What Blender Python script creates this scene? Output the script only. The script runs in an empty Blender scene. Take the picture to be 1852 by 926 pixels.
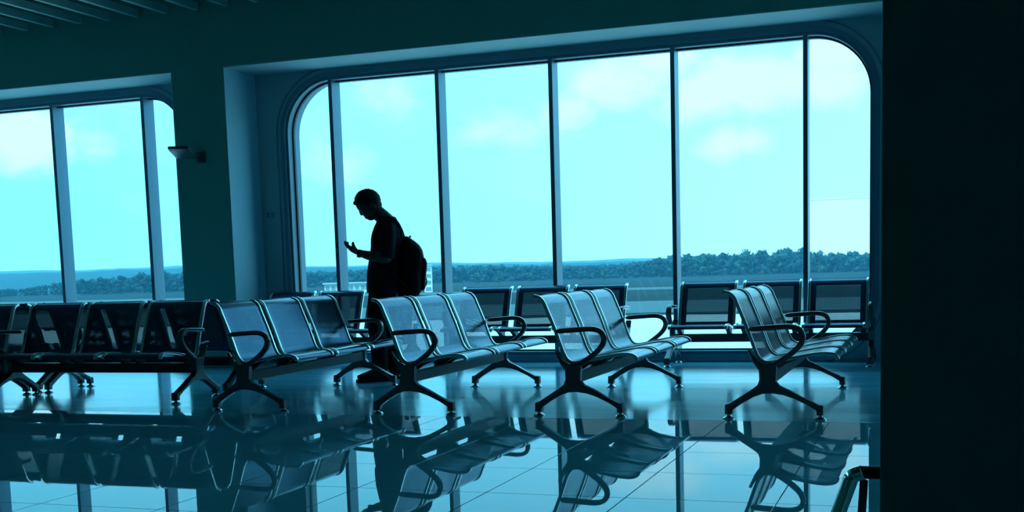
import bpy, bmesh, math, random
from mathutils import Vector, Matrix
random.seed(7)
SC = bpy.context.scene
COL = SC.collection
R = math.radians

# ------------------------------------------------------------------ camera
IMG_W, IMG_H = 1852.0, 926.0
FPX, CYPX, EYE = 2121.859, 727.8214, 0.9239
YAW, PITCH, ROLL = -0.3467, -0.1119, -0.0298
fw = Vector((math.sin(YAW) * math.cos(PITCH), math.cos(YAW) * math.cos(PITCH), math.sin(PITCH)))
rt = Vector((math.cos(YAW), -math.sin(YAW), 0.0))
up = rt.cross(fw)
rt2 = rt * math.cos(ROLL) + up * math.sin(ROLL)
up2 = up * math.cos(ROLL) - rt * math.sin(ROLL)
cam_d = bpy.data.cameras.new('camera')
cam = bpy.data.objects.new('camera', cam_d)
COL.objects.link(cam)
cam_d.sensor_fit = 'HORIZONTAL'
cam_d.sensor_width = 36.0
cam_d.lens = FPX * 36.0 / IMG_W
cam_d.shift_y = (CYPX - IMG_H / 2) / IMG_W
cam_d.clip_start, cam_d.clip_end = 0.05, 12000
cam.matrix_world = Matrix(((rt2.x, up2.x, -fw.x, 0), (rt2.y, up2.y, -fw.y, 0), (rt2.z, up2.z, -fw.z, EYE), (0, 0, 0, 1)))
SC.camera = cam

# ------------------------------------------------------------------ colour management
vs = SC.view_settings
vs.view_transform = 'Standard'
vs.look = 'None'
vs.exposure = 0.0
vs.gamma = 1.0
vs.use_curve_mapping = False
SC.cycles.max_bounces = 10
SC.cycles.transparent_max_bounces = 24
SC.cycles.caustics_reflective = False
SC.cycles.caustics_refractive = False

# ------------------------------------------------------------------ node helpers
def nd(nt, t, **kw):
    n = nt.nodes.new(t)
    for k, v in kw.items():
        setattr(n, k, v)
    return n
def lk(nt, a, b):
    nt.links.new(a, b)
def mathn(nt, op, a=None, b=None, clamp=False):
    n = nd(nt, 'ShaderNodeMath', operation=op, use_clamp=clamp)
    for i, v in enumerate((a, b)):
        if v is None:
            continue
        if isinstance(v, (int, float)):
            n.inputs[i].default_value = v
        else:
            lk(nt, v, n.inputs[i])
    return n.outputs[0]
def mixc(nt, fac, a, b):
    n = nd(nt, 'ShaderNodeMix', data_type='RGBA')
    for i, v in ((0, fac), (6, a), (7, b)):
        if isinstance(v, (int, float)):
            n.inputs[i].default_value = v
        elif isinstance(v, tuple):
            n.inputs[i].default_value = (*v, 1) if len(v) == 3 else v
        else:
            lk(nt, v, n.inputs[i])
    return n.outputs[2]
def mrange(nt, v, a, b, c=0.0, d=1.0, smooth=True):
    n = nd(nt, 'ShaderNodeMapRange', interpolation_type='SMOOTHSTEP' if smooth else 'LINEAR')
    lk(nt, v, n.inputs[0])
    for i, x in enumerate((a, b, c, d)):
        n.inputs[i + 1].default_value = x
    return n.outputs[0]

# ------------------------------------------------------------------ sky
W = bpy.data.worlds.new('sky')
SC.world = W
W.use_nodes = True
nt = W.node_tree
nt.nodes.clear()
out = nd(nt, 'ShaderNodeOutputWorld')
bg = nd(nt, 'ShaderNodeBackground')
lk(nt, bg.outputs[0], out.inputs[0])
tc = nd(nt, 'ShaderNodeTexCoord')
sep = nd(nt, 'ShaderNodeSeparateXYZ')
lk(nt, tc.outputs['Generated'], sep.inputs[0])
# haze-pale horizon rising to a clearer cyan, slightly brighter towards the sunny side (+x)
elev = mrange(nt, sep.outputs[2], 0.0, 0.22)
side = mrange(nt, sep.outputs[0], -0.7, 0.05)
base_l = mixc(nt, elev, (0.27, 1.10, 1.75), (0.32, 1.7, 2.5))
base_r = mixc(nt, elev, (0.55, 1.75, 2.5), (0.48, 1.85, 2.65))
base = mixc(nt, side, base_l, base_r)
mp = nd(nt, 'ShaderNodeMapping')
mp.inputs['Scale'].default_value = (1.0, 1.0, 1.6)
lk(nt, tc.outputs['Generated'], mp.inputs[0])
n1 = nd(nt, 'ShaderNodeTexNoise')
n1.inputs['Scale'].default_value = 5.5
n1.inputs['Detail'].default_value = 7.0
n1.inputs['Roughness'].default_value = 0.55
lk(nt, mp.outputs[0], n1.inputs['Vector'])
wisps = mrange(nt, n1.outputs[0], 0.48, 0.78)
n2 = nd(nt, 'ShaderNodeTexNoise')
n2.inputs['Scale'].default_value = 17.0
n2.inputs['Detail'].default_value = 7.0
n2.inputs['Roughness'].default_value = 0.58
lk(nt, mp.outputs[0], n2.inputs['Vector'])
def blob(direction, radius, amp):
    d = nd(nt, 'ShaderNodeVectorMath', operation='DISTANCE')
    lk(nt, mp.outputs[0], d.inputs[0])
    d.inputs[1].default_value = (direction[0], direction[1], direction[2] * 1.6)
    return mrange(nt, d.outputs['Value'], 0.0, radius, amp, 0.0)
# cumulus heaps
BLOBS = [((-.240, .958, .156), .085, 1.0), ((-.217, .962, .166), .075, 1.0), ((-.182, .974, .138), .075, .95), ((-.166, .975, .150), .060, .9),
         ((-.136, .980, .144), .070, 1.0), ((-.110, .984, .143), .060, 1.0), ((-.080, .983, .164), .060, 1.0), ((-.080, .987, .139), .060, 1.1),
         ((-.163, .982, .099), .045, .95), ((-.141, .985, .099), .040, .9), ((-.285, .950, .128), .050, .8), ((-.665, .738, .110), .080, 1.1),
         ((-.651, .750, .117), .050, 1.0), ((-.625, .772, .115), .060, .6), ((-.453, .887, .090), .070, .6), ((-.416, .898, .142), .080, .55), ((-.343, .933, .114), .070, .5)]
tot = None
for d_, r_, a_ in BLOBS:
    o_ = blob(d_, r_, a_)
    tot = o_ if tot is None else mathn(nt, 'MAXIMUM', tot, o_)
heap = mathn(nt, 'ADD', tot, mathn(nt, 'MULTIPLY', mathn(nt, 'SUBTRACT', n2.outputs[0], 0.5), 1.5))
heap = mathn(nt, 'MULTIPLY', mrange(nt, heap, 0.18, 0.95), mrange(nt, tot, 0.0, 0.2))
cl = mathn(nt, 'ADD', mathn(nt, 'MULTIPLY', wisps, 0.22), mathn(nt, 'MULTIPLY', heap, 0.95), clamp=True)
skyc = mixc(nt, cl, base, (0.80, 1.95, 2.5))
# below the horizon: the same dull tone as the open ground
grd = mixc(nt, mrange(nt, sep.outputs[2], -0.02, 0.0), (0.05, 0.16, 0.2), skyc)
lk(nt, grd, bg.inputs[0])
bg.inputs[1].default_value = 1.0

# ------------------------------------------------------------------ sun: high, behind the building
sd = bpy.data.lights.new('sun', 'SUN')
sun = bpy.data.objects.new('sun', sd)
COL.objects.link(sun)
sd.energy = 4.4
sd.angle = R(3)
sd.color = (0.66, 1.0, 1.05)
sun.rotation_euler = Vector((0.30, 0.55, -0.75)).to_track_quat('-Z', 'Y').to_euler()

# ------------------------------------------------------------------ materials
MAT = {}
def pmat(name, col, rough=0.5, metal=0.0, ior=1.5, var=0.0, vscale=6.0, bump=0.0, bscale=60.0, spec=0.5, rvar=0.0, stretch=(1, 1, 1), tint=None):
    m = bpy.data.materials.new(name)
    m.use_nodes = True
    nt = m.node_tree
    b = nt.nodes['Principled BSDF']
    b.inputs['Base Color'].default_value = (*col, 1)
    b.inputs['Roughness'].default_value = rough
    b.inputs['Metallic'].default_value = metal
    b.inputs['IOR'].default_value = ior
    b.inputs['Specular IOR Level'].default_value = spec
    if tint:
        b.inputs['Specular Tint'].default_value = (*tint, 1)
    t = nd(nt, 'ShaderNodeTexCoord')
    mpp = nd(nt, 'ShaderNodeMapping')
    mpp.inputs['Scale'].default_value = stretch
    lk(nt, t.outputs['Object'], mpp.inputs[0])
    if var or rvar:
        n = nd(nt, 'ShaderNodeTexNoise')
        n.inputs['Scale'].default_value = vscale
        n.inputs['Detail'].default_value = 5
        lk(nt, mpp.outputs[0], n.inputs['Vector'])
        if var:
            c = mixc(nt, n.outputs[0], tuple(max(0, x * (1 - var)) for x in col), tuple(min(1, x * (1 + var)) for x in col))
            lk(nt, c, b.inputs['Base Color'])
        if rvar:
            lk(nt, mrange(nt, n.outputs[0], 0.3, 0.7, max(0, rough - rvar), rough + rvar), b.inputs['Roughness'])
    if bump:
        n2 = nd(nt, 'ShaderNodeTexNoise')
        n2.inputs['Scale'].default_value = bscale
        n2.inputs['Detail'].default_value = 3
        lk(nt, mpp.outputs[0], n2.inputs['Vector'])
        bp = nd(nt, 'ShaderNodeBump')
        bp.inputs['Strength'].default_value = bump
        bp.inputs['Distance'].default_value = 0.01
        lk(nt, n2.outputs[0], bp.inputs['Height'])
        lk(nt, bp.outputs[0], b.inputs['Normal'])
    MAT[name] = m
    return m
pmat('soffit_daylit', (0.60, 0.66, 0.66), 0.7)  # lighter than the bulkhead: stands in for daylight bounced up onto the soffit
pmat('jamb_daylit', (0.45, 0.72, 0.82), 0.7)  # lighter take on the pier colour: window light painted into the jambs
pmat('wall_paint', (0.45, 0.56, 0.58), 0.75, var=0.05, vscale=2, bump=0.05, bscale=120, spec=0.2)
pmat('bulkhead_paint', (0.22, 0.54, 0.45), 0.8, var=0.05, vscale=2, spec=0.15)
pmat('dark_cladding', (0.12, 0.36, 0.32), 0.7, var=0.1, vscale=4, spec=0.2)
pmat('ceiling_dark', (0.10, 0.16, 0.14), 0.9, spec=0.1)
pmat('baffle_metal', (0.62, 0.74, 0.66), 0.5, var=0.05)
pmat('frame_paint', (0.14, 0.28, 0.36), 0.4, var=0.05)
pmat('mullion_metal', (0.10, 0.22, 0.30), 0.35, metal=0.3, var=0.04)
pmat('gasket', (0.02, 0.04, 0.05), 0.5)
pmat('tile_polished', (0.17, 0.66, 0.82), 0.014, ior=1.62, var=0.2, vscale=1.3, rvar=0.004, spec=0.10, tint=(0.6, 0.95, 1.0))
pmat('tile_grout', (0.006, 0.012, 0.015), 0.6)
pmat('floor_honed', (0.17, 0.62, 0.82), 0.13, ior=3.6, var=0.2, vscale=1.6, rvar=0.025, stretch=(0.5, 3, 1), tint=(0.5, 0.95, 1.0))
pmat('chrome', (0.80, 0.88, 0.88), 0.20, metal=1.0)
pmat('chrome_tube', (0.85, 0.92, 0.92), 0.06, metal=1.0)
pmat('cast_alloy', (0.13, 0.16, 0.17), 0.20, metal=0.6, var=0.08, vscale=20)
pmat('beam_steel', (0.045, 0.075, 0.09), 0.38, metal=0.2, var=0.1)
pmat('rubber', (0.01, 0.012, 0.014), 0.7)
pmat('skin', (0.16, 0.10, 0.08), 0.55, var=0.08)
pmat('hair', (0.008, 0.008, 0.010), 0.6, bump=0.5, bscale=140)
pmat('shirt', (0.018, 0.026, 0.032), 0.85, var=0.2, vscale=12, spec=0.15)
pmat('trousers', (0.010, 0.014, 0.020), 0.9, var=0.2, vscale=12, spec=0.15)
pmat('shoe', (0.008, 0.010, 0.012), 0.5)
pmat('nylon', (0.012, 0.014, 0.020), 0.75, var=0.3, vscale=30, bump=0.2, bscale=300, spec=0.2)
pmat('pull_blue', (0.03, 0.04, 0.22), 0.5)
pmat('black_plastic', (0.010, 0.012, 0.014), 0.3)
pmat('lamp_body', (0.05, 0.09, 0.11), 0.4)
pmat('bld_white', (0.55, 0.72, 0.72), 0.7, var=0.06, vscale=0.4)
pmat('bld_bright', (0.88, 0.92, 0.92), 0.8)
pmat('bld_roof', (0.28, 0.48, 0.50), 0.7, var=0.08, vscale=0.4)
pmat('bld_glass', (0.16, 0.30, 0.32), 0.4)
pmat('concrete', (0.42, 0.54, 0.54), 0.85, var=0.14, vscale=0.05)
pmat('asphalt', (0.022, 0.078, 0.095), 0.85, var=0.15, vscale=0.03)
pmat('grass', (0.006, 0.030, 0.036), 0.95, var=0.35, vscale=0.04, spec=0.1, stretch=(0.4, 1, 1))
pmat('leaf_a', (0.020, 0.090, 0.085), 0.9, var=0.7, vscale=0.35, spec=0.1)
pmat('leaf_b', (0.012, 0.060, 0.065), 0.9, var=0.7, vscale=0.35, spec=0.1)
pmat('bark', (0.06, 0.07, 0.06), 0.9)
pmat('hill_green', (0.015, 0.06, 0.075), 0.95, var=0.4, vscale=0.02, spec=0.05)

# glass: thin tinted pane, mirror-like only by its Fresnel share
def glass_mat(name, tint):
    m = bpy.data.materials.new(name)
    m.use_nodes = True
    nt = m.node_tree
    nt.nodes.clear()
    o = nd(nt, 'ShaderNodeOutputMaterial')
    tr = nd(nt, 'ShaderNodeBsdfTransparent')
    tr.inputs[0].default_value = (*tint, 1)
    gl = nd(nt, 'ShaderNodeBsdfGlossy')
    gl.inputs['Roughness'].default_value = 0.0
    lw = nd(nt, 'ShaderNodeLayerWeight')
    lw.inputs[0].default_value = 0.5
    p5 = mathn(nt, 'POWER', lw.outputs['Facing'], 5.0)
    fr = nd(nt, 'ShaderNodeMath', operation='MULTIPLY_ADD')
    lk(nt, p5, fr.inputs[0])
    fr.inputs[1].default_value = 0.85
    fr.inputs[2].default_value = 0.03
    mx = nd(nt, 'ShaderNodeMixShader')
    lk(nt, fr.outputs[0], mx.inputs[0])
    lk(nt, tr.outputs[0], mx.inputs[1])
    lk(nt, gl.outputs[0], mx.inputs[2])
    lk(nt, mx.outputs[0], o.inputs[0])
    MAT[name] = m
glass_mat('glass', (0.985, 0.995, 0.998))
# perforated sheet steel: UV in metres, holes only inside the solid border
def perf_mat(name):
    m = bpy.data.materials.new(name)
    m.use_nodes = True
    nt = m.node_tree
    b = nt.nodes['Principled BSDF']
    o = nt.nodes['Material Output']
    b.inputs['Base Color'].default_value = (0.015, 0.11, 0.20, 1)
    b.inputs['Metallic'].default_value = 0.55
    b.inputs['IOR'].default_value = 1.6
    b.inputs['Roughness'].default_value = 0.22
    uv = nd(nt, 'ShaderNodeUVMap')
    uv.uv_map = 'UVMap'
    s = nd(nt, 'ShaderNodeSeparateXYZ')
    lk(nt, uv.outputs[0], s.inputs[0])
    P = 0.0085
    row = mathn(nt, 'DIVIDE', s.outputs[1], P * 0.866)
    ri = mathn(nt, 'FLOOR', row)
    fy = mathn(nt, 'MULTIPLY', mathn(nt, 'SUBTRACT', mathn(nt, 'FRACT', row), 0.5), 0.866)
    odd = mathn(nt, 'MULTIPLY', mathn(nt, 'MODULO', ri, 2.0), 0.5)
    fx = mathn(nt, 'SUBTRACT', mathn(nt, 'FRACT', mathn(nt, 'ADD', mathn(nt, 'DIVIDE', s.outputs[0], P), odd)), 0.5)
    d2 = mathn(nt, 'ADD', mathn(nt, 'MULTIPLY', fx, fx), mathn(nt, 'MULTIPLY', fy, fy))
    hole = mathn(nt, 'LESS_THAN', d2, 0.28 ** 2)
    inx = mathn(nt, 'LESS_THAN', mathn(nt, 'ABSOLUTE', s.outputs[0]), 0.195)
    v1 = mathn(nt, 'MULTIPLY', mathn(nt, 'GREATER_THAN', s.outputs[1], 0.095), mathn(nt, 'LESS_THAN', s.outputs[1], 0.43))
    v2 = mathn(nt, 'MULTIPLY', mathn(nt, 'GREATER_THAN', s.outputs[1], 0.50), mathn(nt, 'LESS_THAN', s.outputs[1], 0.80))
    msk = mathn(nt, 'MULTIPLY', mathn(nt, 'MULTIPLY', hole, inx), mathn(nt, 'ADD', v1, v2, clamp=True))
    tr = nd(nt, 'ShaderNodeBsdfTransparent')
    mx = nd(nt, 'ShaderNodeMixShader')
    lk(nt, msk, mx.inputs[0])
    lk(nt, b.outputs[0], mx.inputs[1])
    lk(nt, tr.outputs[0], mx.inputs[2])
    lk(nt, mx.outputs[0], o.inputs[0])
    MAT[name] = m
perf_mat('perforated_steel')

# ------------------------------------------------------------------ geometry helpers
def link_mesh(name, me, mat, parent=None, smooth=False):
    ob = bpy.data.objects.new(name, me)
    COL.objects.link(ob)
    if mat is not None:
        me.materials.append(MAT[mat])
    if parent is not None:
        ob.parent = parent
    if smooth:
        me.shade_smooth()
    return ob
def from_bm(name, bm, mat, parent=None, smooth=False, recalc=True):
    if recalc:
        bmesh.ops.recalc_face_normals(bm, faces=bm.faces)
    me = bpy.data.meshes.new(name)
    bm.to_mesh(me)
    bm.free()
    return link_mesh(name, me, mat, parent, smooth)
def tag(o, label=None, cat=None, group=None, kind=None):
    for k, v in (('label', label), ('category', cat), ('group', group), ('kind', kind)):
        if v:
            o[k] = v
    return o
def empty(name, loc=(0, 0, 0), rz=0.0):
    o = bpy.data.objects.new(name, None)
    COL.objects.link(o)
    o.location = loc
    o.rotation_euler = (0, 0, rz)
    o.empty_display_size = 0.1
    return o
def add_box(bm, x0, x1, y0, y1, z0, z1, bevel=0.0):
    vs_ = [bm.verts.new(p) for p in ((x0, y0, z0), (x1, y0, z0), (x1, y1, z0), (x0, y1, z0), (x0, y0, z1), (x1, y0, z1), (x1, y1, z1), (x0, y1, z1))]
    fs = [bm.faces.new([vs_[i] for i in f]) for f in ((0, 3, 2, 1), (4, 5, 6, 7), (0, 1, 5, 4), (1, 2, 6, 5), (2, 3, 7, 6), (3, 0, 4, 7))]
    if bevel:
        es = list({e for f in fs for e in f.edges})
        bmesh.ops.bevel(bm, geom=es, offset=bevel, segments=2, affect='EDGES', profile=0.5)
def box(name, mat, x0, x1, y0, y1, z0, z1, parent=None, bevel=0.0):
    bm = bmesh.new()
    add_box(bm, x0, x1, y0, y1, z0, z1, bevel)
    return from_bm(name, bm, mat, parent)
def add_tube(bm, pts, rad, n=10, flat=1.0, side=None, cap=True):
    """round or flattened tube through points; rad is a number or list; flat scales the axis 'side'"""
    pts = [Vector(p) for p in pts]
    if isinstance(rad, (int, float)):
        rad = [rad] * len(pts)
    rings = []
    prev = None
    for i, p in enumerate(pts):
        t = (pts[min(i + 1, len(pts) - 1)] - pts[max(i - 1, 0)]).normalized()
        if side is not None:
            a = Vector(side) - t * t.dot(Vector(side))
        elif prev is not None:
            a = prev - t * t.dot(prev)
        else:
            a = t.orthogonal()
        a.normalize()
        prev = a
        b = t.cross(a)
        r = rad[i]
        ra, rb = (r if not isinstance(r, tuple) else r[0]) * flat, (r if not isinstance(r, tuple) else r[1])
        rings.append([bm.verts.new(p + a * ra * math.cos(2 * math.pi * k / n) + b * rb * math.sin(2 * math.pi * k / n)) for k in range(n)])
    for i in range(len(rings) - 1):
        for k in range(n):
            bm.faces.new((rings[i][k], rings[i][(k + 1) % n], rings[i + 1][(k + 1) % n], rings[i + 1][k]))
    if cap:
        bm.faces.new(list(reversed(rings[0])))
        bm.faces.new(rings[-1])
def add_sphere(bm, c, r, sc=(1, 1, 1), seg=16, rot=None):
    m = Matrix.Translation(c)
    if rot is not None:
        m = m @ rot
    m = m @ Matrix.Diagonal((sc[0], sc[1], sc[2], 1))
    bmesh.ops.create_uvsphere(bm, u_segments=seg, v_segments=max(8, seg * 2 // 3), radius=r, matrix=m)
def spline(pts, n=6):
    """Catmull-Rom through 2D or 3D points"""
    P = [Vector(p) for p in pts]
    P = [P[0] * 2 - P[1]] + P + [P[-1] * 2 - P[-2]]
    o = []
    for i in range(1, len(P) - 2):
        for k in range(n):
            t = k / n
            a, b, c, d = P[i - 1], P[i], P[i + 1], P[i + 2]
            o.append(0.5 * ((2 * b) + (c - a) * t + (2 * a - 5 * b + 4 * c - d) * t * t + (3 * b - a - 3 * c + d) * t ** 3))
    o.append(P[-2])
    return o
def extrude_poly(name, mat, poly, axis_fn, d0, d1, parent=None, bevel=0.0):
    """closed 2D outline extruded between d0 and d1; axis_fn(a, b, d) gives the 3D point"""
    bm = bmesh.new()
    v0 = [bm.verts.new(axis_fn(a, b, d0)) for a, b in poly]
    v1 = [bm.verts.new(axis_fn(a, b, d1)) for a, b in poly]
    n = len(poly)
    f0 = bm.faces.new(v0)
    f1 = bm.faces.new(list(reversed(v1)))
    for i in range(n):
        bm.faces.new((v0[i], v1[i], v1[(i + 1) % n], v0[(i + 1) % n]))
    bmesh.ops.recalc_face_normals(bm, faces=bm.faces)
    if bevel:
        bmesh.ops.bevel(bm, geom=list(f0.edges) + list(f1.edges), offset=bevel, segments=2, affect='EDGES', profile=0.5)
    bmesh.ops.triangulate(bm, faces=[f for f in bm.faces if len(f.verts) > 4])
    return from_bm(name, bm, mat, parent)
def copy_tree(o, parent=None):
    c = o.copy()
    COL.objects.link(c)
    c.parent = parent
    for ch in list(o.children):
        copy_tree(ch, c)
    return c

# ------------------------------------------------------------------ room shell
XL, XR, YB = -14.6, 7.6, -6.0
Y_FRONT, Y_WIN, Y_GLASS = 10.583, 11.18, 11.30
Z_SOFF, Z_CEIL = 3.08, 3.66
WIN_Z0, WIN_Z1, WIN_R = 0.075, 2.988, 0.56
T, TX0, TY0 = 0.6, -0.5646, 6.9302

floor = box('floor', 'tile_grout', XL, XR, YB, TY0 - 0.001, -0.2, -0.003)
tag(floor, 'polished dark floor tiles laid in a square grid', kind='structure')
honed = box('floor_honed_strip', 'floor_honed', XL, XR, TY0 + 0.001, Y_WIN + 0.02, -0.2, 0.0)
tag(honed, 'matt dark floor running along the windows', kind='structure')
# polished tiles: one mesh shared by all in view
def tile_bm(bm, x, y):
    g, c = 0.0016, 0.0012
    a, b = x + g, x + T - g
    e, f = y + g, y + T - g
    lo = [bm.verts.new(p) for p in ((a, e, -0.012), (b, e, -0.012), (b, f, -0.012), (a, f, -0.012))]
    hi = [bm.verts.new(p) for p in ((a, e, -c), (b, e, -c), (b, f, -c), (a, f, -c))]
    tp = [bm.verts.new(p) for p in ((a + c, e + c, 0), (b - c, e + c, 0), (b - c, f - c, 0), (a + c, f - c, 0))]
    for i in range(4):
        j = (i + 1) % 4
        bm.faces.new((lo[i], lo[j], hi[j], hi[i]))
        bm.faces.new((hi[i], hi[j], tp[j], tp[i]))
    bm.faces.new(tp)
bm = bmesh.new()
tile_bm(bm, 0, 0)
t0 = from_bm('floor_tile', bm, 'tile_polished', floor)
first = True
KX0, KX1, KY = -17, 5, 9
rest = bmesh.new()
for ky in range(1, 22):
    for kx in range(-23, 14):
        x, y = TX0 + kx * T, TY0 - ky * T
        if KX0 <= kx < KX1 and ky <= KY:
            o = t0 if first else t0.copy()
            if not first:
                COL.objects.link(o)
                o.parent = floor
            first = False
            o.location = (x, y, 0)
        else:
            tile_bm(rest, x, y)
tag(from_bm('far_tiles', rest, 'tile_polished', floor), kind='stuff')

# window wall: piers and sill stand around rounded openings
def rrect(x0, x1, z0, z1, r, n=14):
    o = []
    for cx, cz, a0 in ((x1 - r, z1 - r, 0), (x0 + r, z1 - r, 90), (x0 + r, z0 + r, 180), (x1 - r, z0 + r, 270)):
        for k in range(n + 1):
            a = R(a0 + 90 * k / n)
            o.append((cx + r * math.cos(a), cz + r * math.sin(a)))
    return o
def ring(name, mat, x0, x1, z0, z1, r, w_in, w_out, ya, yb, parent=None):
    """band that follows a rounded opening: from w_in inside its edge to w_out outside it"""
    a = rrect(x0 + w_in, x1 - w_in, z0 + w_in, z1 - w_in, r - w_in)
    b = rrect(x0 - w_out, x1 + w_out, z0 - w_out, z1 + w_out, r + w_out)
    bm = bmesh.new()
    L = [[bm.verts.new((p[0], y, p[1])) for p in pts] for pts, y in ((a, ya), (b, ya), (b, yb), (a, yb))]
    n = len(a)
    for q in range(4):
        A, B = L[q], L[(q + 1) % 4]
        for i in range(n):
            j = (i + 1) % n
            bm.faces.new((A[i], A[j], B[j], B[i]))
    return from_bm(name, bm, mat, parent)
WINS = [(-6.52, -0.513), (-13.747, -7.74), (0.714, 6.721)]
wall = None
bmw = bmesh.new()
def wall_bay(bm, X0, X1, w0, w1, y0, y1):
    inner = rrect(w0, w1, WIN_Z0, WIN_Z1, WIN_R)
    n = len(inner)
    q = n // 4
    cor = [(X1, Z_SOFF + 0.1), (X0, Z_SOFF + 0.1), (X0, -0.2), (X1, -0.2)]
    for y in (y0, y1):
        iv = [bm.verts.new((a, y, b)) for a, b in inner]
        ov = [bm.verts.new((a, y, b)) for a, b in cor]
        for c in range(4):
            for k in range(q - 1):
                bm.faces.new((ov[c], iv[c * q + k], iv[c * q + k + 1]))
            bm.faces.new((ov[c], iv[c * q + q - 1], iv[((c + 1) * q) % n], ov[(c + 1) % 4]))
        if y == y0:
            first_iv = iv
    for i in range(n):
        bm.faces.new((first_iv[i], first_iv[(i + 1) % n], iv[(i + 1) % n], iv[i]))
bays = [(-7.13, 0.10), (-14.6, -7.13), (0.10, 7.6)]
for (X0, X1), (w0, w1) in zip(bays, WINS):
    wall_bay(bmw, X0, X1, w0, w1, Y_WIN, Y_WIN + 0.28)
wall = from_bm('wall_window_side', bmw, 'wall_paint')
tag(wall, 'painted wall recessed around the rounded windows', kind='structure')
# bulkhead over the windows and the projecting piers between them
bk = box('wall_bulkhead', 'bulkhead_paint', XL, XR, Y_FRONT, Y_WIN + 0.28, Z_SOFF, 4.1)
tag(bk, 'dark bulkhead above the window recesses', kind='structure')
for i, (a, b) in enumerate(((-6.856, -0.17), (-14.08, -7.472), (0.42, 7.06))):  # added sheets under the bulkhead that brighten the soffit by colour
    tag(box('reveal_daylight_%d' % (i + 1), 'soffit_daylit', a, b, Y_FRONT + 0.004, Y_WIN, Z_SOFF - 0.012, Z_SOFF), 'soffit of a window recess, daylight painted on as a paler sheet', kind='structure')
for i, (a, b) in enumerate(((-7.472, -6.856), (-0.17, 0.42), (-14.6, -14.08), (7.06, 7.6))):
    o = box('wall_pier_%d' % (i + 1), 'bulkhead_paint', a, b, Y_FRONT, Y_WIN + 0.02, 0.0, Z_SOFF)
    tag(o, 'projecting pier between two window recesses', kind='structure')
tag(box('wall_left', 'bulkhead_paint', XL - 0.2, XL, YB, Y_WIN + 0.28, -0.2, 4.1), 'side wall', kind='structure')
tag(box('wall_right', 'bulkhead_paint', XR, XR + 0.2, YB, Y_WIN + 0.28, -0.2, 4.1), 'side wall', kind='structure')
tag(box('wall_back', 'bulkhead_paint', XL - 0.2, XR + 0.2, YB - 0.2, YB, -0.2, 4.1), 'wall behind the viewer', kind='structure')
ceil = box('ceiling', 'ceiling_dark', XL - 0.2, XR + 0.2, YB - 0.2, Y_WIN + 0.28, 3.98, 4.1)
tag(ceil, 'dark ceiling hung with parallel baffles', kind='structure')
bm = bmesh.new()
add_box(bm, -0.024, 0.024, -2.0, Y_FRONT - 0.01, Z_CEIL, Z_CEIL + 0.075)
b0 = from_bm('ceiling_baffle', bm, 'baffle_metal', ceil)
b0.location = (-6.76, 0, 0)
for k in range(-20, 38):
    if k == 0:
        continue
    o = b0.copy()
    COL.objects.link(o)
    o.parent = ceil
    o.location = (-6.76 + 0.36 * k, 0, 0)
for i, (x, sgn) in enumerate(((-6.856, 1), (-0.17, -1), (-14.08, 1), (-7.472, -1), (0.42, 1), (7.06, -1))):  # added sheets on the pier sides, window light put into their colour
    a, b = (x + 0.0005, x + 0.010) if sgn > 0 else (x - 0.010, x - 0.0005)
    tag(box('reveal_daylight_%d' % (i + 4), 'jamb_daylit', a, b, Y_FRONT + 0.004, Y_WIN - 0.001, 0.001, Z_SOFF - 0.013), 'side of a window recess, window light painted on as a paler sheet', kind='structure')
# near column
o = box('wall_column', 'dark_cladding', -0.065, 0.62, 1.6, 2.2, 0.0, 4.0, bevel=0.004)
tag(o, 'dark clad column close to the viewer', kind='structure')

# ------------------------------------------------------------------ windows
MW = 0.042
def window(idx, w0, w1, mulls):
    f = ring('window_%d' % idx, 'frame_paint', w0, w1, WIN_Z0, WIN_Z1, WIN_R, 0.03, 0.0, Y_WIN + 0.015, Y_WIN + 0.26)
    tag(f, 'wide window with rounded corners and slim mullions', kind='structure')
    ring('frame_trim', 'frame_paint', w0, w1, WIN_Z0, WIN_Z1, WIN_R, -0.0005, 0.045, Y_WIN - 0.012, Y_WIN + 0.006, f)
    ring('outer_bead', 'frame_paint', w0, w1, WIN_Z0, WIN_Z1, WIN_R, -0.085, 0.10, Y_WIN - 0.006, Y_WIN + 0.004, f)
    ring('gasket', 'gasket', w0, w1, WIN_Z0, WIN_Z1, WIN_R, 0.045, -0.028, Y_GLASS - 0.012, Y_GLASS + 0.02, f)
    for m in mulls:
        box('mullion', 'mullion_metal', m, m + MW, 11.20, Y_GLASS + 0.09, WIN_Z0 + 0.01, WIN_Z1 - 0.01, f, bevel=0.003)
    # panes
    xs = [w0 + 0.03] + [m + MW / 2 for m in mulls] + [w1 - 0.03]
    z0, z1, r = WIN_Z0 + 0.03, WIN_Z1 - 0.03, WIN_R - 0.03
    for k in range(len(xs) - 1):
        a, b = xs[k] + (0.001 if k else 0), xs[k + 1] - 0.001
        def zlim(x):
            d = 0
            if x < w0 + 0.03 + r:
                d = r - math.sqrt(max(0, r * r - (w0 + 0.03 + r - x) ** 2))
            if x > w1 - 0.03 - r:
                d = r - math.sqrt(max(0, r * r - (x - (w1 - 0.03 - r)) ** 2))
            return d
        if k in (0, len(xs) - 2):
            N = 24
            qs = [a + (b - a) * (0.5 - 0.5 * math.cos(math.pi * i / N)) for i in range(N + 1)]
        else:
            qs = [a, b]
        poly = [(x, z0 + zlim(x)) for x in qs] + [(x, z1 - zlim(x)) for x in reversed(qs)]
        cl_ = []
        for p in poly:
            if not cl_ or (abs(p[0] - cl_[-1][0]) + abs(p[1] - cl_[-1][1])) > 1e-5:
                cl_.append(p)
        extrude_poly('pane', 'glass', cl_, lambda u, v, d: (u, d, v), Y_GLASS, Y_GLASS + 0.01, f)
    return f
MULL = [-5.989, -4.776, -3.572, -2.364, -1.142]
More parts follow.
